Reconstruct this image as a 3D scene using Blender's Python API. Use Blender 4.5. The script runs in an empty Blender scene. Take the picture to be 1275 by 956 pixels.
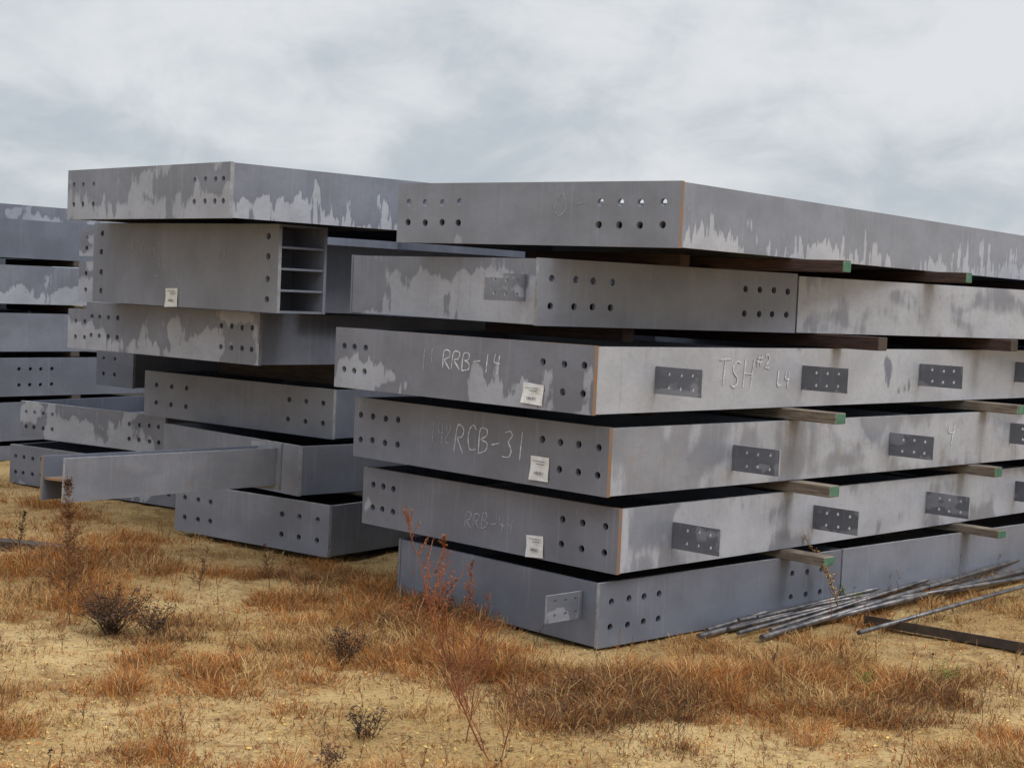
import bpy, bmesh, math, random
import numpy as np
from mathutils import Matrix, Vector, noise
random.seed(7); rng=np.random.default_rng(7)
S=bpy.context.scene
COL=S.collection
GZ=-0.14

# ------------------------------------------------------------------ materials
def newmat(name):
    m=bpy.data.materials.new(name); m.use_nodes=True
    nt=m.node_tree; b=nt.nodes['Principled BSDF']
    return m,nt,b
class G:
    def __init__(s,nt): s.nt=nt
    def n(s,t,**k):
        x=s.nt.nodes.new(t)
        for a,v in k.items(): setattr(x,a,v)
        return x
    def l(s,a,b): s.nt.links.new(a,b)
    def math(s,op,a,b=None,c=None,clamp=False):
        x=s.n('ShaderNodeMath',operation=op,use_clamp=clamp)
        for i,v in enumerate((a,b,c)):
            if v is None: continue
            if isinstance(v,(int,float)): x.inputs[i].default_value=v
            else: s.l(v,x.inputs[i])
        return x.outputs[0]
    def noise(s,vec,scale,detail=4,rough=.55,sx=1,sy=1,sz=1,off=(0,0,0),dist=0,dim='3D'):
        mp=s.n('ShaderNodeMapping'); mp.inputs['Scale'].default_value=(sx,sy,sz); mp.inputs['Location'].default_value=off
        s.l(vec,mp.inputs['Vector'])
        x=s.n('ShaderNodeTexNoise'); x.noise_dimensions=dim; x.inputs['Scale'].default_value=scale; x.inputs['Detail'].default_value=detail
        x.inputs['Roughness'].default_value=rough; x.inputs['Distortion'].default_value=dist
        s.l(mp.outputs[0],x.inputs['Vector']); return x.outputs['Fac']
    def ramp(s,f,lo,hi,tlo=0,thi=1,smooth=True):
        x=s.n('ShaderNodeMapRange'); x.interpolation_type='SMOOTHSTEP' if smooth else 'LINEAR'
        s.l(f,x.inputs['Value'])
        for k,v in zip(('From Min','From Max','To Min','To Max'),(lo,hi,tlo,thi)): x.inputs[k].default_value=v
        return x.outputs['Result']
    def mix(s,f,a,b,mode='MIX'):
        x=s.n('ShaderNodeMix',data_type='RGBA',blend_type=mode)
        if isinstance(f,(int,float)): x.inputs[0].default_value=f
        else: s.l(f,x.inputs[0])
        for i,v in ((6,a),(7,b)):
            if isinstance(v,tuple): x.inputs[i].default_value=(*v,1)
            else: s.l(v,x.inputs[i])
        return x.outputs[2]

def steel(name,bias,slope,wet=(.170,.180,.218),dry=(.345,.358,.405),rust=0.0,sharp=.09,streak=.75,sfreq=9,var=.12):
    m,nt,b=newmat(name); g=G(nt)
    uv=g.n('ShaderNodeUVMap').outputs[0]
    sep=g.n('ShaderNodeSeparateXYZ'); g.l(uv,sep.inputs[0]); v=sep.outputs['Y']
    n1=g.noise(uv,1.0,2,.5,sx=1.7,sy=.9,dist=.3,dim='2D')
    n2=g.noise(uv,1.0,3,.6,sx=sfreq,sy=.7,off=(3,5,0),dim='2D')
    n3=g.noise(uv,1.0,3,.7,sx=34,sy=7,off=(9,1,0),dim='2D')
    s=g.math('MULTIPLY_ADD',n1,1.7,g.math('MULTIPLY_ADD',n2,streak,.375-streak*.5))
    s=g.math('MULTIPLY_ADD',n3,.16,s)
    s=g.math('SUBTRACT',s,g.math('MULTIPLY',v,slope))
    mask=g.ramp(s,1.30-bias,1.30-bias+sharp)
    # damp halo around every dry patch: slightly darker just outside its outline
    halo=g.ramp(s,1.30-bias-.22,1.30-bias)
    n4=g.noise(uv,1.0,3,.6,sx=2.2,sy=1.0,off=(21,4,0),dim='2D')
    soft=g.ramp(n4,.3,.7)
    wetc=g.mix(soft,tuple(c*(1-var) for c in wet),tuple(c*(1+var) for c in wet))
    wetc=g.mix(g.math('MULTIPLY',halo,.35),wetc,tuple(c*.82 for c in wet))
    dryc=g.mix(soft,tuple(c*.86 for c in dry),tuple(c*1.06 for c in dry))
    c=g.mix(mask,wetc,dryc)
    n5=g.noise(uv,1.0,4,.8,sx=26,sy=12,off=(2,30,0),dim='2D')
    c=g.mix(g.ramp(n5,.45,.72,0,.15),c,(.10,.10,.12))
    n6=g.noise(uv,1.0,2,.6,sx=30,sy=.35,off=(5,8,0),dim='2D')
    c=g.mix(g.ramp(n6,.60,.74,0,.11),c,(.42,.44,.48))
    c=g.mix(g.ramp(n6,.40,.26,0,.12),c,(.10,.108,.13))
    if rust>0:
        n7=g.noise(uv,1.0,4,.7,sx=6,sy=3,off=(40,3,0),dim='2D')
        c=g.mix(g.ramp(n7,.62-rust*.12,.82-rust*.12,0,.08+.40*rust),c,(.24,.18,.13))
    g.l(c,b.inputs['Base Color'])
    g.l(g.ramp(mask,0,1,.32,.55,False),b.inputs['Roughness'])
    b.inputs['Specular IOR Level'].default_value=.45
    bp=g.n('ShaderNodeBump'); bp.inputs['Strength'].default_value=.08; bp.inputs['Distance'].default_value=.01
    g.l(n4,bp.inputs['Height']); g.l(bp.outputs[0],b.inputs['Normal'])
    return m
def simple(name,c1,c2,scale,rough=.8,stretch=(1,1,1),bump=.3,coord='Object',lo=.35,hi=.65,metal=0,detail=4):
    m,nt,b=newmat(name); g=G(nt)
    co=g.n('ShaderNodeTexCoord').outputs[coord]
    n=g.noise(co,scale,detail,.65,*stretch)
    g.l(g.mix(g.ramp(n,lo,hi),c1,c2),b.inputs['Base Color']); b.inputs['Roughness'].default_value=rough
    b.inputs['Metallic'].default_value=metal
    if bump:
        bp=g.n('ShaderNodeBump'); bp.inputs['Strength'].default_value=bump; bp.inputs['Distance'].default_value=.01
        g.l(n,bp.inputs['Height']); g.l(bp.outputs[0],b.inputs['Normal'])
    return m
M={}
M['end']=steel('grey_primer_end_wet',-.40,.15)
M['endC']=steel('grey_primer_end_patchy',.02,.55,streak=1.0)
M['endI']=steel('grey_primer_end_dry',.20,.35,wet=(.185,.194,.23))
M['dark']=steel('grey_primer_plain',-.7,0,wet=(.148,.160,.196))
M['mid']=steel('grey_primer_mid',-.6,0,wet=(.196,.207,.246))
M['midA']=steel('grey_primer_mid_few_patches',-.18,.45,wet=(.198,.209,.248),dry=(.32,.33,.37))
M['sideA']=steel('grey_primer_side_drips',.20,1.0,wet=(.20,.209,.246),dry=(.39,.40,.437),streak=1.7,sfreq=14)
M['sideC']=steel('grey_primer_side_light',.58,.10,dry=(.395,.40,.43),rust=.2)
M['sideD']=steel('grey_primer_side_rusty',.20,.15,wet=(.24,.246,.278),dry=(.375,.38,.412),rust=.65,sharp=.3)
M['sideE']=steel('grey_primer_side_mottled',.25,-.1,wet=(.22,.228,.264),dry=(.385,.391,.427),rust=.25,sharp=.25)
M['stub']=steel('grey_primer_stub',-.1,.1,wet=(.22,.224,.25),dry=(.26,.264,.285),rust=.6,sharp=.4)
M['tab']=steel('grey_primer_tab',-.12,0,wet=(.142,.150,.176),dry=(.25,.26,.295))
M['rust']=simple('rusty_cut_edge',(.28,.13,.05),(.17,.15,.13),9,.8)
M['edge']=simple('primer_edge',(.22,.22,.23),(.36,.36,.37),12,.7)
M['wood']=simple('weathered_timber',(.13,.10,.075),(.27,.22,.17),6,.85,(1,1,12),.5)
M['woodr']=simple('gap_shade_timber',(.035,.02,.016),(.075,.04,.03),6,.85,(1,1,12),.5)  # reddish timber, darkened: shade of the girder gaps is put into its colour
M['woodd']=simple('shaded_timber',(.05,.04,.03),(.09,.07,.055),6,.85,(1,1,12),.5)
M['green']=simple('green_painted_timber_end',(.035,.12,.07),(.09,.19,.12),15,.7)
M['chalk']=simple('chalk',(.70,.71,.72),(.42,.43,.47),60,.95,bump=0)
M['chalkf']=simple('chalk_faint',(.38,.39,.42),(.22,.23,.27),60,.95,bump=0)
M['paper']=simple('paper_tag',(.76,.76,.75),(.64,.64,.63),20,.7,bump=.1)
M['ink']=simple('tag_print',(.12,.12,.12),(.3,.3,.3),150,.7,bump=0)
M['rod']=simple('steel_rod',(.055,.055,.065),(.20,.18,.17),7,.32,(1,1,1),.2,metal=.4)
M['iron']=simple('dark_rusty_iron',(.03,.024,.022),(.07,.045,.03),9,.7)

# ------------------------------------------------------------------ geometry helpers
class MB:   # mesh builder with uv = (x-y+off, z/H)
    def __init__(s,mats): s.bm=bmesh.new(); s.mats=mats; s.H=1; s.off=random.uniform(0,60)
    def box(s,a,b,mi,mat6=None):
        x0,y0,z0=a;x1,y1,z1=b
        vs=[s.bm.verts.new(p) for p in [(x0,y0,z0),(x1,y0,z0),(x1,y1,z0),(x0,y1,z0),(x0,y0,z1),(x1,y0,z1),(x1,y1,z1),(x0,y1,z1)]]
        for k,f in enumerate([(0,3,2,1),(4,5,6,7),(0,1,5,4),(1,2,6,5),(2,3,7,6),(3,0,4,7)]):
            fc=s.bm.faces.new([vs[i] for i in f]); fc.material_index=(mat6[k] if mat6 else mi)
    def plate(s,a0,a1,z0,z1,holes,plane,pos,t,mi,mi_edge):
        if not holes:
            if plane=='end': s.box((pos,a0,z0),(pos+t,a1,z1),mi,[mi_edge,mi_edge,mi_edge,mi,mi_edge,mi])
            else: s.box((a0,pos,z0),(a1,pos+t,z1),mi,[mi_edge,mi_edge,mi,mi_edge,mi,mi_edge])
            return
        cu=bpy.data.curves.new('tmp','CURVE'); cu.dimensions='2D'; cu.fill_mode='BOTH'; cu.extrude=t/2
        def poly(pts):
            sp=cu.splines.new('POLY'); sp.points.add(len(pts)-1)
            for q,p in zip(sp.points,pts): q.co=(p[0],p[1],0,1)
            sp.use_cyclic_u=True
        poly([(a0,z0),(a1,z0),(a1,z1),(a0,z1)])
        for (ha,hz,r) in holes:
            ha+=random.uniform(-.004,.004); hz+=random.uniform(-.003,.003)
            poly([(ha+r*math.cos(k*math.tau/14),hz+r*math.sin(k*math.tau/14)) for k in range(14)])
        ob=bpy.data.objects.new('tmp',cu); COL.objects.link(ob)
        dg=bpy.context.evaluated_depsgraph_get(); me=bpy.data.meshes.new_from_object(ob.evaluated_get(dg))
        if plane=='end': T=lambda c:(pos+t/2+c.z,c.x,c.y)
        else: T=lambda c:(c.x,pos+t/2+c.z,c.y)
        vs=[s.bm.verts.new(T(v.co)) for v in me.vertices]
        for p in me.polygons:
            nz=abs(p.normal.z)
            try: fc=s.bm.faces.new([vs[i] for i in p.vertices])
            except ValueError: continue
            outer=nz<.5 and (abs(p.center.x-a0)<1e-4 or abs(p.center.x-a1)<1e-4 or abs(p.center.y-z0)<1e-4 or abs(p.center.y-z1)<1e-4)
            fc.material_index=mi_edge if outer else mi
        bpy.data.objects.remove(ob); bpy.data.curves.remove(cu); bpy.data.meshes.remove(me)
    def done(s,name,parent):
        bmesh.ops.recalc_face_normals(s.bm,faces=s.bm.faces)
        uvl=s.bm.loops.layers.uv.new('UVMap')
        for f in s.bm.faces:
            for lp in f.loops:
                c=lp.vert.co; lp[uvl].uv=(c.x-c.y+s.off,c.z/s.H)
        me=bpy.data.meshes.new(name); s.bm.to_mesh(me); s.bm.free()
        for m in s.mats: me.materials.append(m)
        ob=bpy.data.objects.new(name,me); COL.objects.link(ob)
        if parent: ob.parent=parent
        return ob
def empty(name,X,Y,z,yaw,tilt=0):
    e=bpy.data.objects.new(name,None); COL.objects.link(e); e.empty_display_size=.3
    e.location=(X,Y,z); e.rotation_euler=(0,tilt,math.radians(yaw)); return e

def tab(par,mode,L,zc,out=.30,h=.14):
    b=MB([M['tab'],M['edge']]); b.H=h
    hs=[(-out+.06+i*.075,hh,.010) for i in (0,1,2) for hh in (.035,h-.035)]
    if mode=='side':
        b.plate(-out,-.001,0,h,hs,'end',0,.012,0,1)
        ob=b.done('clip_tab',par); ob.location=(L,0,zc-h/2)
    else:
        b.plate(-out,-.001,0,h,hs,'side',0,.012,0,1)
        ob=b.done('clip_tab',par); ob.location=(0,L,zc-h/2)
    ob.rotation_euler=(0,0,random.uniform(-.03,.03))

GL={'R':[[(0,0),(0,1),(.5,.95),(.6,.72),(.45,.52),(.05,.48),(.65,0)]],'B':[[(0,0),(0,1),(.5,.92),(.5,.6),(.05,.52),(.6,.4),(.6,.1),(0,0)]],
'C':[[(.65,.85),(.4,1),(.1,.8),(0,.45),(.15,.1),(.4,0),(.65,.15)]],'-':[[(.1,.45),(.6,.5)]],'1':[[(.3,0),(.32,1)]],
'4':[[(.1,1),(.05,.5),(.6,.5)],[(.5,.95),(.45,0)]],'3':[[(.05,.9),(.4,1),(.6,.8),(.25,.55),(.6,.35),(.45,.05),(0,.05)]],
'T':[[(0,.95),(.7,1)],[(.35,.97),(.3,0)]],'S':[[(.6,.9),(.3,1),(.05,.8),(.2,.55),(.5,.4),(.5,.1),(.2,0),(0,.1)]],
'H':[[(0,0),(.03,1)],[(.03,.5),(.6,.52)],[(.6,0),(.62,1)]],'#':[[(.2,.5),(.3,1)],[(.45,.5),(.55,1)],[(.05,.65),(.65,.7)],[(.1,.8),(.7,.85)]],
'2':[[(.05,.9),(.3,1),(.55,.9),(.4,.65),(0,.45),(.6,.45)]],'L':[[(.05,1),(0,0),(.5,.03)]],'0':[[(.3,1),(.05,.7),(.05,.3),(.3,0),(.55,.3),(.55,.7),(.3,1)]],
'8':[[(.3,.5),(.05,.75),(.3,1),(.55,.75),(.3,.5),(0,.22),(.3,0),(.6,.22),(.3,.5)]],'/':[[(.1,0),(.5,1)]],' ':[]}
def chalk(par,text,plane,a_start,a_end,z,h,mat='chalk',slope=0.0,w=.0042):
    cu=bpy.data.curves.new('chalk_lettering','CURVE'); cu.dimensions='3D'; cu.bevel_depth=w; cu.bevel_resolution=1
    n=len(text); step=(a_end-a_start)/n
    for i,ch in enumerate(text):
        dzc=random.uniform(-.06,.06)*h
        for st in GL[ch]:
            sp=cu.splines.new('POLY')
            pts=[(px+random.uniform(-.05,.05),pz+random.uniform(-.05,.05)) for (px,pz) in st]
            dn=[]
            for k in range(len(pts)-1):
                for q in range(4):
                    t=q/4; dn.append((pts[k][0]*(1-t)+pts[k+1][0]*t,pts[k][1]*(1-t)+pts[k+1][1]*t))
            dn.append(pts[-1])
            for _ in range(2): dn=[dn[0]]+[((dn[k-1][0]+dn[k][0]*2+dn[k+1][0])/4,(dn[k-1][1]+dn[k][1]*2+dn[k+1][1])/4) for k in range(1,len(dn)-1)]+[dn[-1]]
            sp.points.add(len(dn)-1)
            for q,(px,pz) in zip(sp.points,dn):
                a=a_start+(i+px*1.15+.12*pz)*step; zz=z+pz*h+slope*i+dzc
                q.co=(0,a,zz,1) if plane=='end' else (a,0,zz,1)
                q.radius=random.uniform(.5,1.2)
    ob=bpy.data.objects.new('chalk_lettering',cu); COL.objects.link(ob); cu.materials.append(M[mat]); ob.parent=par
    if plane=='end': ob.location=(-.001,0,0); ob.scale=(.35,1,1)
    else: ob.location=(0,-.001,0); ob.scale=(1,.35,1)
def tag(par,y0,y1,z0,z1):
    b=MB([M['paper'],M['ink']]); b.H=.1
    n=6; vs=[]; sk=random.uniform(-.08,.08)
    for i in range(n+1):
        for j in range(n+1):
            a=y0+(y1-y0)*i/n+sk*(z1-z0)*j/n
            zz=z0+(z1-z0)*j/n-sk*(y1-y0)*i/n
            vs.append(b.bm.verts.new((-.006-.010*(1-j/n)**2*(i/n)-.002*math.sin(i*1.3+j),a,zz)))
    for i in range(n):
        for j in range(n):
            q=i*(n+1)+j; b.bm.faces.new([vs[q],vs[q+1],vs[q+n+2],vs[q+n+1]])
    dz=z1-z0; dy=y1-y0
    for k,(f0,f1,g) in enumerate([(.15,.8,.80),(.2,.6,.68)]):
        b.box((-.0175,y0+dy*f0,z0+dz*g),(-.0165,y0+dy*f1,z0+dz*g+.004),1)
    for q in range(8):
        a=y0+dy*(.25+.06*q); b.box((-.0175,a,z0+dz*.26),(-.0165,a+.002+.002*(q%3),z0+dz*.38),1)
    b.done('paper_tag',par)

def girder(X,Y,z,yaw,w,L,H,end='end',side='sideE',cols=None,tabs=(),edge='edge',rows=(.30,.70),cross=False,end_tabs=(),sideholes=(),r=.019):
    e=empty('steel_girder',X,Y,z,yaw)
    b=MB([M[end],M[side],M[edge],M['dark'],M['edge']]); b.H=H
    rw=[H*q for q in rows]
    cols=cols if cols is not None else [.07,.17,.28,.39,w-.39,w-.28,w-.17,w-.07]
    hs=[(c,zz,r) for c in cols for zz in rw] if rows else []
    if not cross:
        b.plate(0,w,0,H,hs,'end',0,.025,0,2)
        tf=.022
        b.plate(.027,L,.004,H-.004,[(a,H*q,r) for a,q in sideholes],'side',.003,tf,1,4)
        b.box((.027,w-tf-.003,.004),(L,w-.003,H-.004),3)
        b.box((.027,.027,H*.5-.007),(L-.01,w-.027,H*.5+.007),3)
        for sx in [q for q in (1.4,2.9,4.4,5.9,7.4) if q<L]:
            b.box((sx,.027,.006),(sx+.012,w-.027,H*.5-.009),3); b.box((sx,.027,H*.5+.009),(sx+.012,w-.027,H-.006),3)
        b.box((L,0,0),(L+.025,w,H),3)
    else:
        b.plate(0,L,0,H,[(a,H*q,r) for a in cols for q in rows],'side',0,.022,1,2)
        b.box((.003,.024,.004),(.025,w-.02,H-.004),0)
        b.box((L-.025,.024,.004),(L-.003,w-.02,H-.004),3)
        b.box((.027,.024,H*.5-.007),(L-.027,w-.02,H*.5+.007),3)
        b.box((0,w-.018,0),(L,w,H),3)
    b.done('girder_body',e)
    for (tl,tz) in tabs: tab(e,'side',tl,tz*H)
    for (tl,tz) in end_tabs: tab(e,'end',tl,tz*H,out=.26)
    return e

# ------------------------------------------------------------------ front stack
A=girder(.771,7.549,1.901,52.4,1.82,9,.322,'midA','sideA',edge='rust',cols=[.10,.23,.35,.47,1.38,1.50,1.62,1.74],rows=(.34,.68))
chalk(A,'0-','end',.76,.52,.15,.12,'chalkf',w=.003)
B1=girder(.11,7.963,1.49,38.3,1.77,1.95,.345,'endI','mid',cross=True,cols=[.09,.25,.37,.50,1.52,1.64,1.75,1.87],end_tabs=[(.10,.55)])
B2=girder(.11+1.965*math.cos(math.radians(38.3)),7.963+1.965*math.sin(math.radians(38.3)),1.492,38.3,1.6,5.5,.33,'mid','sideE',cross=True,cols=[],rows=())
Cg=girder(.399,7.636,1.07,46.5,1.96,9,.341,'endC','sideC',edge='rust',cols=[.07,.20,.34,1.70,1.79,1.88],tabs=[(.48,.5),(1.83,.5),(3.17,.52),(4.5,.55)])
chalk(Cg,'RRB-14','end',1.07,.62,.165,.10); chalk(Cg,'11','end',1.24,1.12,.14,.12,'chalkf')
chalk(Cg,'TSH','side',1.02,1.36,.13,.15,w=.005); chalk(Cg,'#2','side',1.36,1.52,.17,.13,w=.005); chalk(Cg,'L4','side',1.58,1.72,.12,.09,w=.005); tag(Cg,.33,.47,.02,.125)
D=girder(.493,7.716,.66,44.9,1.99,9,.347,'end','sideD',edge='rust',cols=[.07,.20,.33,.46,1.60,1.71,1.82,1.93],tabs=[(1.01,.45),(2.58,.5),(4.1,.55)])
chalk(D,'RCB-31','end',1.12,.56,.12,.15); chalk(D,'148','end',1.32,1.14,.15,.12,'chalkf'); chalk(D,'4','side',3.25,3.4,.14,.14,w=.005); tag(D,.40,.53,.03,.155)
E=girder(.567,7.807,.26,46.0,1.97,9,.334,'end','sideE',edge='rust',cols=[.09,.24,.38,1.70,1.79,1.88],tabs=[(.44,.5),(1.76,.5),(3.06,.5),(4.29,.5)])
chalk(E,'RRB-44','end',1.10,.72,.10,.09,'chalkf'); tag(E,.50,.62,.01,.125)
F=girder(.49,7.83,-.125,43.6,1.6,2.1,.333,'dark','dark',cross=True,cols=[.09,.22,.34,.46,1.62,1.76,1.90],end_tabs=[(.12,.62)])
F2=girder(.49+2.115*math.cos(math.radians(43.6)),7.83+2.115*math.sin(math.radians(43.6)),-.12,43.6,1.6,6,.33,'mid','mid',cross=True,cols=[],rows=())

def dunnage(P,L,w,h,out=.28,end='green',mat='wood',wid=.10):
    X,Y,z,yaw=P
    e=empty('timber_dunnage',X,Y,z,yaw)
    b=MB([M[mat],M[end]]); b.H=h
    b.box((L,-out,0),(L+wid,w,h),0,[0,0,1,0,0,0])
    bmesh.ops.bevel(b.bm,geom=b.bm.edges[:],offset=.004,segments=1,affect='EDGES')
    o=b.done('timber',e)
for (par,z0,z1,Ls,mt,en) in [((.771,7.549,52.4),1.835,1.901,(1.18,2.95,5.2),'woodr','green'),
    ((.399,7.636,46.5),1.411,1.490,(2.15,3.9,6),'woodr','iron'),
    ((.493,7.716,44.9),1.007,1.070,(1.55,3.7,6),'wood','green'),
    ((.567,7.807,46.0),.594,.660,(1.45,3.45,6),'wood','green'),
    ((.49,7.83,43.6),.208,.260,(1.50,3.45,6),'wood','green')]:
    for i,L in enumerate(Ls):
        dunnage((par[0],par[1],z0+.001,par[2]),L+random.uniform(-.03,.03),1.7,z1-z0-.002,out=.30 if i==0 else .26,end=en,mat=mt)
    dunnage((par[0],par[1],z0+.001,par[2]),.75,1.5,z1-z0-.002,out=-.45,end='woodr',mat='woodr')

# ------------------------------------------------------------------ second stack
def yv(yaw): return np.array([-math.sin(math.radians(yaw)),math.cos(math.radians(yaw))]),np.array([math.cos(math.radians(yaw)),math.sin(math.radians(yaw))])
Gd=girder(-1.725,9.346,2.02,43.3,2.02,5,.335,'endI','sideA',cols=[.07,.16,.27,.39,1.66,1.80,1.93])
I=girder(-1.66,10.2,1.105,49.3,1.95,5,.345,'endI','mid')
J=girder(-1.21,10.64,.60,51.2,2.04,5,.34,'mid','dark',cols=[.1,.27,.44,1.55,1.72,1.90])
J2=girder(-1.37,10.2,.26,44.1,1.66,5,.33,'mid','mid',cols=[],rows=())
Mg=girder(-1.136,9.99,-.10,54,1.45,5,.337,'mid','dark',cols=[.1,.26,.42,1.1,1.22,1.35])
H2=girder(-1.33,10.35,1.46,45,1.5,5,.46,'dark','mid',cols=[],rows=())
for (lx,ly,z,w,H,c) in [(-3.42,12.25,1.79,.7,.20,[.1,.25,.4,.55]),(-3.42,12.25,1.44,.7,.31,[.1,.25,.4,.55]),(-3.45,12.1,1.08,.5,.30,[.1,.22,.34]),(-3.46,13.0,.74,.5,.32,[.1,.25])]:
    d1,d2=yv(50); o=np.array([lx,ly])-d1*w
    girder(o[0],o[1],z,50,w,3,H,'endI' if z>1 else 'dark','dark',cols=[w-q for q in c])
# pile standing behind, closes the view between the stacks
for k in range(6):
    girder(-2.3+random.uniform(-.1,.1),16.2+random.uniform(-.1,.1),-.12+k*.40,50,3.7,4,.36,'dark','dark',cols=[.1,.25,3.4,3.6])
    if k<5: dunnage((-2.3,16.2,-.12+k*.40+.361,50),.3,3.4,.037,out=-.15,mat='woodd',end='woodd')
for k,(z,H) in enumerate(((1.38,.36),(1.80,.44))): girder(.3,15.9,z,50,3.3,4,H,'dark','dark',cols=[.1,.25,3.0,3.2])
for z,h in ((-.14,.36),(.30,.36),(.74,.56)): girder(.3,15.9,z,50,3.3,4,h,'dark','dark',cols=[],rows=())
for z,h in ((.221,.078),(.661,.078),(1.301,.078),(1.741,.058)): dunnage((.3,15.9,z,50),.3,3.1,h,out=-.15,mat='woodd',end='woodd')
# column section with stiffener pockets
e=empty('stiffened_column_section',-1.49,9.79,1.46,48.4)
b=MB([M['mid'],M['dark'],M['edge'],M['mid']]); b.H=.56
hs=[(a,z,.021) for a in (.10,1.93) for z in (.08,.21,.35,.48)]
b.plate(0,2.03,0,.555,hs,'end',0,.025,0,2)
for k,zz in enumerate((0,.135,.27,.405,.541)): b.box((.027,.004,zz),(.375,2.0,zz+.014),3)
b.box((.377,0,0),(.40,2.03,.555),3)
for k,zz in enumerate((0,.135,.27,.405)): b.box((.029,.30,zz+.016),(.373,.312,zz+.133),1)
b.done('column_body',e)
chalk(e,'RC8','end',1.55,1.25,.33,.11,'chalkf'); chalk(e,'3','end',1.30,1.2,.2,.09,'chalkf'); chalk(e,'11','end',.6,.5,.33,.08,'chalkf'); tag(e,1.02,1.15,.0,.125)
# stub beam welded to the lower column, reaching out towards the front
e=empty('projecting_stub_beam',-2.38,8.35,.42,61.4,.035)
b=MB([M['stub'],M['dark'],M['edge'],M['rust']]); b.H=.24
b.box((0,0,0),(1.86,.015,.24),0,[2,2,0,3,0,2]); b.box((0,.16,0),(1.86,.175,.24),1,[1,1,1,1,1,3]); b.box((.01,.017,.112),(1.86,.158,.124),3)
b.box((1.862,-.03,-.03),(1.885,.21,.27),0)
b.done('beam_body',e)
N=girder(-2.695,12.201,.27,57.9,1.67,5,.30,'endI','dark')
O=girder(-2.565,12.033,-.12,57.1,1.93,5,.322,'endC','dark')
for p,z0,z1 in [((-1.66,10.2,49.3),1.452,1.458),((-1.21,10.64,51.2),.942,1.103),((-2.695,12.2,57.9),.205,.268)]:
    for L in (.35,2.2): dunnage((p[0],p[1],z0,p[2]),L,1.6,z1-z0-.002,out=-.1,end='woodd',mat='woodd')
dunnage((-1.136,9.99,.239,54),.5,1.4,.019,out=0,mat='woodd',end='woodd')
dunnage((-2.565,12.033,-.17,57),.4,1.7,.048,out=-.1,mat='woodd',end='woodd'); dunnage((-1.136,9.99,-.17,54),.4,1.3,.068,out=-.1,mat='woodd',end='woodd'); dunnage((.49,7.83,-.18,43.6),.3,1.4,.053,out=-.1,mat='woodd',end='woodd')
# ------------------------------------------------------------------ third stack (far left)
d1,d2=yv(51.6)
rowsz=((-.13,.14),(.05,.37),(.47,.37),(.89,.37),(1.34,.37),(1.77,.37))
for k,(z,H) in enumerate(rowsz):
    o=np.array([-4.33,15.12])-d2*5.5+d1*random.uniform(0,.05)
    girder(o[0],o[1],z,51.6,1.2,6.45,H,'mid',['dark','dark','dark','mid','endI','dark'][k],cols=[],rows=(),
        sideholes=[(5.0+i*.12,q) for i in range(4) for q in (.3,.7)] if k in(2,) else ())
    if k:
        zp=rowsz[k-1][0]+rowsz[k-1][1]
        for L in (1.5,4.2,5.6): dunnage((o[0],o[1],zp+.001,51.6),L,1.15,z-zp-.002,out=.0,end='woodd',mat='woodd')
    # second row lying behind, staggered in height
    if k>0:
        o2=o+d1*1.6
        girder(o2[0],o2[1],z-.21 if k>1 else -.13,51.6,1.2,6.45,.38 if k>1 else .3,'dark','dark',cols=[],rows=())
o=np.array([-4.0,16.3])-d2*5.5+d1*1.3
girder(o[0],o[1],2.02,51.6,1.2,6.4,.34,'mid','endI',cols=[],rows=())

# ------------------------------------------------------------------ rods & scrap on the ground
def rod(p,q,r,mat,name='steel_rod'):
    p=Vector(p);q=Vector(q); v=q-p
    bm=bmesh.new(); bmesh.ops.create_cone(bm,cap_ends=True,segments=14,radius1=r,radius2=r,depth=v.length)
    for f in bm.faces: f.smooth=len(f.verts)==4
    me=bpy.data.meshes.new(name); bm.to_mesh(me); bm.free(); me.materials.append(M[mat])
    o=bpy.data.objects.new(name,me); COL.objects.link(o); o.location=(p+q)/2; o.rotation_euler=v.to_track_quat('Z','Y').to_euler()
rods=[((1.04,8.16),(3.82,11.45)),((.99,8.36),(3.66,11.25)),((1.13,8.48),(3.9,11.7)),((1.38,8.20),(3.58,10.80)),((1.22,8.33),(3.75,11.1)),
      ((1.92,8.33),(3.40,10.0)),((1.55,8.45),(3.50,10.45)),((1.45,8.35),(4.0,11.6)),((1.30,8.52),(3.7,10.95)),((1.75,8.7),(3.72,10.7)),
      ((1.10,8.28),(3.85,11.9)),((1.42,8.62),(3.86,11.25)),((1.62,8.60),(3.62,10.55)),((1.26,8.24),(3.78,11.3)),((2.05,9.1),(3.6,10.3)),((1.35,8.75),(3.95,11.9))]
for i,(p,q) in enumerate(rods):
    p=np.array(p);q=np.array(q); q=p+(q-p)*1.35; r=.0125+.004*(i%3==0)
    rod((p[0],p[1],GZ+.030+.011*(i%3)),(q[0],q[1],GZ+.05+.026*(i%4)),r,'rod')
e=empty('rusty_angle_iron',2.05,8.78,GZ+.01,-38)
b=MB([M['iron']]); b.H=.1; b.box((0,0,0),(2.6,.012,.05),0); b.box((0,.014,0),(2.6,.07,.012),0); b.done('angle_body',e)
e=empty('weathered_plank',-2.50,9.85,GZ+.005,165)
b=MB([M['iron']]); b.H=.1; b.box((0,0,0),(1.6,.12,.06),0); b.done('plank_body',e)
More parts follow.
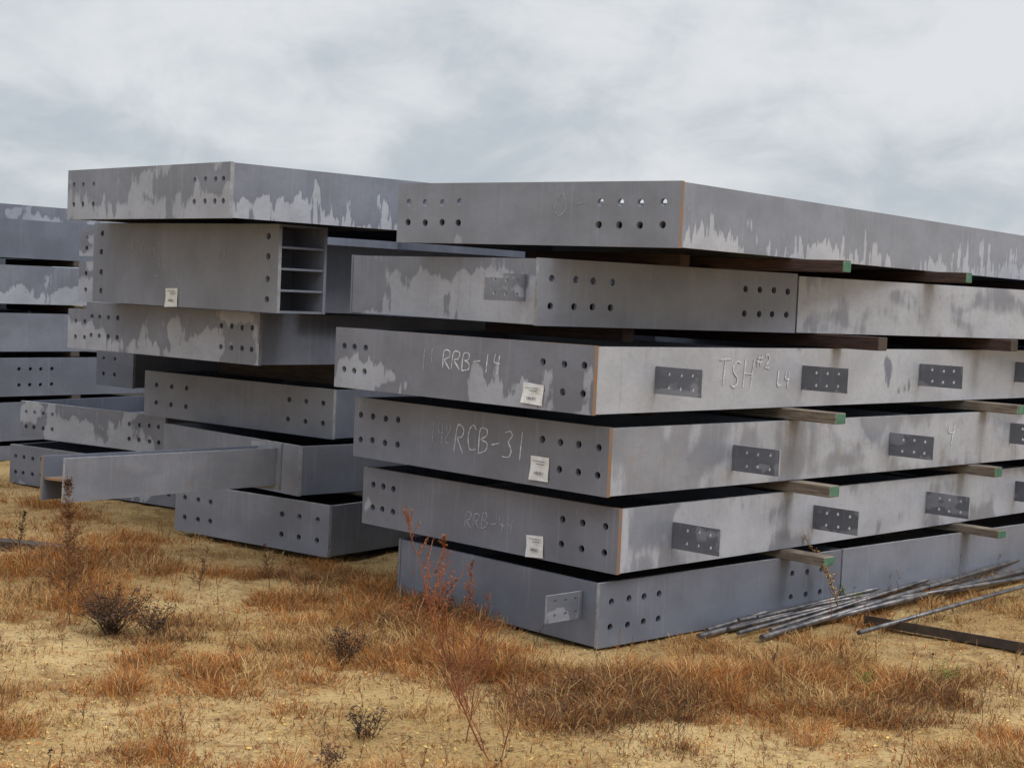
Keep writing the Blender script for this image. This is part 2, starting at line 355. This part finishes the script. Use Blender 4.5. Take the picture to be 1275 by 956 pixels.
# ------------------------------------------------------------------ ground
def gh(x,y):
    return GZ+.022*noise.noise((x*.6,y*.6,3))+.012*noise.noise((x*2.3,y*2.3,9))+.010*noise.noise((x*7,y*7,1))
def axis(n,c,lin,far):
    t=np.linspace(-1,1,n); return c+lin*t+(far-lin)*np.sign(t)*np.abs(t)**9
n=381
xs=axis(n,0,9,900); ys=axis(n,9,9,900)
verts=[(x,y,gh(x,y) if abs(x)<14 and abs(y-9)<14 else GZ) for y in ys for x in xs]
idx=np.arange(n*n).reshape(n,n)
faces=np.stack([idx[:-1,:-1],idx[:-1,1:],idx[1:,1:],idx[1:,:-1]],-1).reshape(-1,4).tolist()
me=bpy.data.meshes.new('ground'); me.from_pydata(verts,[],faces); 
me.polygons.foreach_set('use_smooth',[True]*len(me.polygons))
gr=bpy.data.objects.new('ground',me); COL.objects.link(gr)
m,nt,bs=newmat('sandy_soil'); g=G(nt)
co=g.n('ShaderNodeNewGeometry').outputs['Position']
a=g.noise(co,.9,3,.6); b2=g.noise(co,5,5,.7); c3=g.noise(co,38,4,.75); c4=g.noise(co,2.2,4,.65,off=(7,7,0))
c=g.mix(g.ramp(a,.35,.65),(.42,.275,.11),(.57,.40,.185))
c=g.mix(g.ramp(b2,.48,.68,0,.75),c,(.26,.14,.055))
c=g.mix(g.ramp(c4,.50,.70,0,.55),c,(.31,.155,.055))
c=g.mix(g.ramp(c3,.50,.68,0,.65),c,(.13,.08,.04))
c=g.mix(g.ramp(c3,.42,.28,0,.6),c,(.70,.56,.35))
vo=g.n('ShaderNodeTexVoronoi'); vo.inputs['Scale'].default_value=55; g.l(co,vo.inputs['Vector'])
c=g.mix(g.ramp(vo.outputs['Distance'],.22,.12,0,.45),c,(.66,.55,.36))
g.l(c,bs.inputs['Base Color']); bs.inputs['Roughness'].default_value=.95; bs.inputs['Specular IOR Level'].default_value=.15
bp=g.n('ShaderNodeBump'); bp.inputs['Strength'].default_value=1.0; bp.inputs['Distance'].default_value=.025
g.l(g.math('ADD',c3,b2),bp.inputs['Height']); g.l(bp.outputs[0],bs.inputs['Normal'])
me.materials.append(m)

# ------------------------------------------------------------------ vegetation
def flat(name,c1,c2,scale=3):
    m=simple(name,c1,c2,scale,.9,bump=0,detail=1); m.node_tree.nodes['Principled BSDF'].inputs['Specular IOR Level'].default_value=.1; return m
GM=[flat('grass_orange',(.46,.19,.05),(.34,.125,.035)),flat('grass_straw',(.60,.40,.18),(.44,.27,.11)),flat('grass_brown',(.21,.105,.05),(.12,.065,.035)),
    flat('grass_rust',(.35,.115,.035),(.23,.08,.03)),flat('weed_green',(.12,.17,.04),(.18,.20,.05)),flat('dead_weed_dark',(.055,.035,.025),(.10,.06,.04)),
    flat('leaf_yellow',(.72,.50,.15),(.62,.40,.11)),flat('red_stem',(.27,.10,.05),(.19,.075,.04))]
class Bl:
    def __init__(s): s.v=[];s.f=[];s.m=[]
    def blade(s,x,y,z,dx,dy,h,w,mi,droop=.3):
        ang=random.uniform(0,math.pi); wx=math.cos(ang)*w/2; wy=math.sin(ang)*w/2; k=len(s.v)
        mx,my=x+dx*.4,y+dy*.4; tx,ty=x+dx,y+dy
        s.v+=[(x-wx,y-wy,z),(x+wx,y+wy,z),(mx+wx*.8,my+wy*.8,z+h*.6),(mx-wx*.8,my-wy*.8,z+h*.6),(tx,ty,z+h*(1-droop*random.random()))]
        s.f+=[(k,k+1,k+2,k+3),(k+3,k+2,k+4)]; s.m+=[mi,mi]
    def leaf(s,x,y,z,r,mi):
        a=random.uniform(0,6.28);k=len(s.v);c,d=math.cos(a),math.sin(a);t=random.uniform(-.6,.6);q=random.uniform(.35,.6)
        s.v+=[(x+c*r,y+d*r,z+t*r),(x-d*r*q,y+c*r*q,z+random.uniform(-.3,.3)*r),(x-c*r,y-d*r,z-t*r*.4),(x+d*r*q,y-c*r*q,z+random.uniform(0,.5)*r)]
        s.f+=[(k,k+1,k+2,k+3)]; s.m+=[mi]
    def seg(s,p,q,r0,r1,mi):
        p=Vector(p);q=Vector(q);d=(q-p)
        if d.length<1e-5: return
        d.normalize(); a=d.orthogonal().normalized(); b=d.cross(a); k=len(s.v)
        for (c,r) in ((p,r0),(q,r1)):
            for t in range(3):
                an=t*2.094; s.v.append(tuple(c+(a*math.cos(an)+b*math.sin(an))*r))
        for t in range(3): u=(t+1)%3; s.f.append((k+t,k+u,k+3+u,k+3+t)); s.m.append(mi)
    def done(s,name):
        me=bpy.data.meshes.new(name); me.from_pydata(s.v,[],s.f)
        for m in GM: me.materials.append(m)
        me.polygons.foreach_set('material_index',s.m)
        o=bpy.data.objects.new(name,me); COL.objects.link(o); return o
def loc(x,y,X,Y,yaw):
    c,s_=math.cos(math.radians(yaw)),math.sin(math.radians(yaw)); dx=x-X;dy=y-Y
    return dx*c+dy*s_,-dx*s_+dy*c
def blocked(x,y):
    for (X,Y,yaw,w) in ((.49,7.83,43.6,1.6),(-1.136,9.99,54,1.45),(-2.565,12.03,57,1.93)):
        lx,ly=loc(x,y,X,Y,yaw)
        if lx>0 and 0<ly<w: return True
    return False
def dens(x,y):
    d=noise.noise((x*.9+5,y*.9,0))*.75+noise.noise((x*2.7,y*2.7,4))*.75+noise.noise((x*7,y*7,2))*.3
    d+=.40*math.exp(-((x+.6)**2)/1.4-((y-7.2)**2)/.9)+.35*math.exp(-((x-1.3)**2)/.9-((y-7.2)**2)/.4)
    d+=.30*math.exp(-((x+2.3)**2)/1.5-((y-9.2)**2)/1.6)+.25*math.exp(-((x+.2)**2)/.5-((y-8.9)**2)/.6)
    d-=.22*math.exp(-((x-.4)**2)/.5-((y-6.1)**2)/.3)+.15*math.exp(-((x+1.3)**2)/.4-((y-6)**2)/.3)
    return d
gb=Bl(); cnt=0
for _ in range(90000):
    y=5+ (random.random()**1.35)*8; x=random.uniform(-.40,.42)*y+random.uniform(-.3,.3)
    d=dens(x,y)
    if blocked(x,y) : continue
    if random.random()>min(1,max(.14,(d+.26)*1.35)): continue
    cnt+=1
    if cnt>26000: break
    z=gh(x,y); big=max(0,d)
    hh=random.uniform(.012,.05)+big*random.uniform(0,.17)
    tone=noise.noise((x*1.6,y*1.6,8))
    base=0 if tone>-.08 else 1
    if noise.noise((x*1.1,y*1.1,15))>.26: base=2
    nb=random.randint(4,9)+int(big*13)
    for k in range(nb):
        r=random.random(); mi=base if r<.38 else random.choice((0,1,2,2,3,1))
        if random.random()<.006: mi=4
        a=random.uniform(0,6.28); rr=random.uniform(0,.04); sp=random.uniform(.1,1.5)*hh
        gb.blade(x+math.cos(a)*rr,y+math.sin(a)*rr,z-.004,math.cos(a)*sp,math.sin(a)*sp,hh*random.uniform(.3,1.2),random.uniform(.0016,.0042),mi)
gb.done('dry_grass')
lb=Bl()
for _ in range(20000):
    y=5+random.random()**1.3*7; x=random.uniform(-.42,.44)*y
    if blocked(x,y): continue
    lb.leaf(x,y,gh(x,y)+.006,random.uniform(.003,.012),random.choice((6,1,1,0,2,5,2,6,3)))
lb.done('leaf_litter')
def weed(name,x,y,h,lean,mi,branches=8,r=.003,leafmi=None,spread=.35,leafr=.008,up=.8,leaves=4,curve=0):
    b=Bl(); z=gh(x,y); pts=[]
    for k in range(11):
        t=k/10; pts.append(Vector((x+lean[0]*t+curve*math.sin(t*3.1)+random.uniform(-.006,.006),y+lean[1]*t+random.uniform(-.006,.006),z-.01+h*t)))
    for k in range(10): b.seg(pts[k],pts[k+1],r*(1-k*.07),r*(1-(k+1)*.07),mi)
    for j in range(branches):
        t=random.uniform(.15,.97); k=min(9,int(t*10)); p=pts[k].lerp(pts[k+1],t*10-k); a=random.uniform(0,6.28)
        bl=spread*h*(1.1-t)*random.uniform(.5,1.2); q=p
        dirv=Vector((math.cos(a),math.sin(a),up+random.uniform(-.2,.5))).normalized()
        for s_ in range(4):
            nq=q+dirv*bl/4+Vector((random.uniform(-1,1),random.uniform(-1,1),random.uniform(-.5,1)))*bl*.05
            b.seg(q,nq,r*.5,r*.35,mi); q=nq
            for _ in range(leaves if leafmi is not None else 0):
                b.leaf(q.x+random.uniform(-1,1)*leafr,q.y+random.uniform(-1,1)*leafr,q.z+random.uniform(-1,1)*leafr,leafr*random.uniform(.5,1.2),leafmi)
    return b.done(name)
weed('tall_red_weed',-.05,6.05,.92,(-.34,.1),7,38,.0046,7,.42,.006,1.6,3,curve=-.03)
weed('tall_red_weed',-.12,6.15,.62,(.06,.0),7,26,.0036,7,.38,.006,1.6,3)
weed('tall_red_weed',-.02,5.95,.45,(-.20,.0),7,18,.003,7,.35,.005,1.4,3)
weed('tall_red_weed',.02,6.0,.35,(.10,.0),7,18,.003,7,.4,.005,1.4,3)
weed('tall_red_weed',-.28,7.5,.62,(-.02,.0),3,34,.0035,3,.30,.008,1.5,4)
weed('tall_red_weed',-.20,7.7,.48,(.05,.0),3,26,.003,3,.30,.008,1.5,4)
weed('tall_seed_weed',1.98,9.0,.50,(-.26,.0),2,34,.0035,1,.22,.008,1.6,4,curve=.02)
weed('tall_seed_weed',-2.20,7.9,.78,(-.03,.0),2,90,.003,2,.26,.009,.9,5)
weed('tall_seed_weed',-3.05,9.7,.3,(.05,.0),5,26,.003,5,.3,.007,.9,4)
weed('tall_seed_weed',-1.75,8.9,.28,(.05,.0),2,20,.003,2,.3,.006,.9,4)
weed('tall_seed_weed',-1.35,9.0,.30,(-.04,.0),2,20,.003,2,.3,.006,.9,4)
def bush(x,y,h,w,mi,n=40,name='dead_bush',lm=5,lr=.012):
    b=Bl(); z=gh(x,y)
    for j in range(n):
        a=random.uniform(0,6.28); q=Vector((x+random.uniform(-.03,.03),y+random.uniform(-.03,.03),z)); rr=w*math.sqrt(random.random())
        tgt=Vector((x+math.cos(a)*rr,y+math.sin(a)*rr,z+h*random.uniform(.4,1)))
        for s_ in range(5):
            nq=q.lerp(tgt,(s_+1)/5)+Vector((random.uniform(-1,1),random.uniform(-1,1),random.uniform(-1,1)))*.012
            b.seg(q,nq,.0018,.0014,mi); q=nq
            if s_>0:
                for _ in range(3): b.leaf(q.x+random.uniform(-.02,.02),q.y+random.uniform(-.02,.02),q.z+random.uniform(-.02,.02),random.uniform(.4,1)*lr,lm)
    b.done(name)
bush(-1.95,7.75,.24,.21,5,95); bush(-1.75,7.8,.16,.13,5,34)
bush(-.72,7.3,.20,.12,5,28); bush(-.52,6.15,.13,.09,5,22); bush(-.62,5.75,.09,.06,5,14); bush(-.42,8.05,.22,.14,3,28,'dry_bush',3); bush(.35,6.9,.12,.08,2,16,'dry_bush',2)
bush(-.35,8.35,.20,.12,5,30,'dead_bush',5)
bush(2.05,9.35,.16,.12,4,22,'green_weed',4,.011); bush(1.72,7.3,.08,.05,4,12,'green_weed',4,.008); bush(2.15,7.5,.10,.10,4,14,'green_weed',4,.01)
for _ in range(140):
    for t in range(30):
        y=random.uniform(5.2,10.5); x=random.uniform(-.36,.36)*y
        if not blocked(x,y) and dens(x,y)>-.3: break
    weed('dry_stalk',x,y,random.uniform(.10,.32),(random.uniform(-.05,.05),0),random.choice((2,5,3,2)),7,.0019,random.choice((2,5,3)),.25,.0048,1.5,2)

# ------------------------------------------------------------------ sky and light
W=bpy.data.worlds.new('World'); S.world=W; W.use_nodes=True; nt=W.node_tree; g=G(nt)
bg=nt.nodes['Background']; out=nt.nodes['World Output']
sky=g.n('ShaderNodeTexSky'); sky.sky_type='NISHITA'; sky.sun_disc=False
el=math.radians(50); sd=Vector((.62,-.50,0)).normalized()
sky.sun_elevation=el; sky.sun_rotation=math.atan2(sd.x,sd.y)
g.l(sky.outputs[0],bg.inputs[0]); bg.inputs[1].default_value=.07
co=g.n('ShaderNodeTexCoord').outputs['Generated']
sp=g.n('ShaderNodeSeparateXYZ'); g.l(co,sp.inputs[0]); z=sp.outputs['Z']
n1=g.noise(co,3.6,5,.55,sx=1,sy=1,sz=2.3,off=(.55,.1,.75),dist=.3)
n2=g.noise(co,12,5,.62,sx=1,sy=1,sz=1.7,off=(4,2,0),dist=.5)
mm=g.math('ADD',g.math('MULTIPLY',n1,.70),g.math('MULTIPLY',n2,.30))
cc=g.mix(g.ramp(mm,.37,.61),(.50,.555,.61),(.78,.80,.825))
k=g.ramp(z,.27,.95,1.0,2.9)
bg2=g.n('ShaderNodeBackground'); g.l(cc,bg2.inputs[0]); g.l(k,bg2.inputs[1])
mx=g.n('ShaderNodeMixShader'); mx.inputs[0].default_value=.93
g.l(bg.outputs[0],mx.inputs[1]); g.l(bg2.outputs[0],mx.inputs[2]); g.l(mx.outputs[0],out.inputs[0])
sun=bpy.data.lights.new('sun','SUN'); sun.energy=1.3; sun.angle=math.radians(22); sun.color=(1,.985,.965)
so=bpy.data.objects.new('sun',sun); COL.objects.link(so)
dv=Vector((sd.x*math.cos(el),sd.y*math.cos(el),math.sin(el))); so.rotation_euler=dv.to_track_quat('Z','Y').to_euler()

# ------------------------------------------------------------------ camera
th=.0441; ph=math.atan(113/1949)
R=Vector((1,0,0)); F_=Vector((0,math.cos(ph),-math.sin(ph))); U=Vector((0,math.sin(ph),math.cos(ph)))
cx=R*math.cos(th)+U*math.sin(th); cy=-R*math.sin(th)+U*math.cos(th); cz=-F_
cam=bpy.data.cameras.new('camera'); cam.sensor_width=36; cam.lens=1949/1275*36; cam.clip_end=3000; cam.clip_start=.1
co_=bpy.data.objects.new('camera',cam); COL.objects.link(co_)
mt=Matrix((cx,cy,cz)).transposed().to_4x4(); mt.translation=(0,0,1.65); co_.matrix_world=mt
S.camera=co_
S.view_settings.view_transform='Standard'; S.view_settings.look='None'; S.view_settings.exposure=0
print('tufts',cnt)
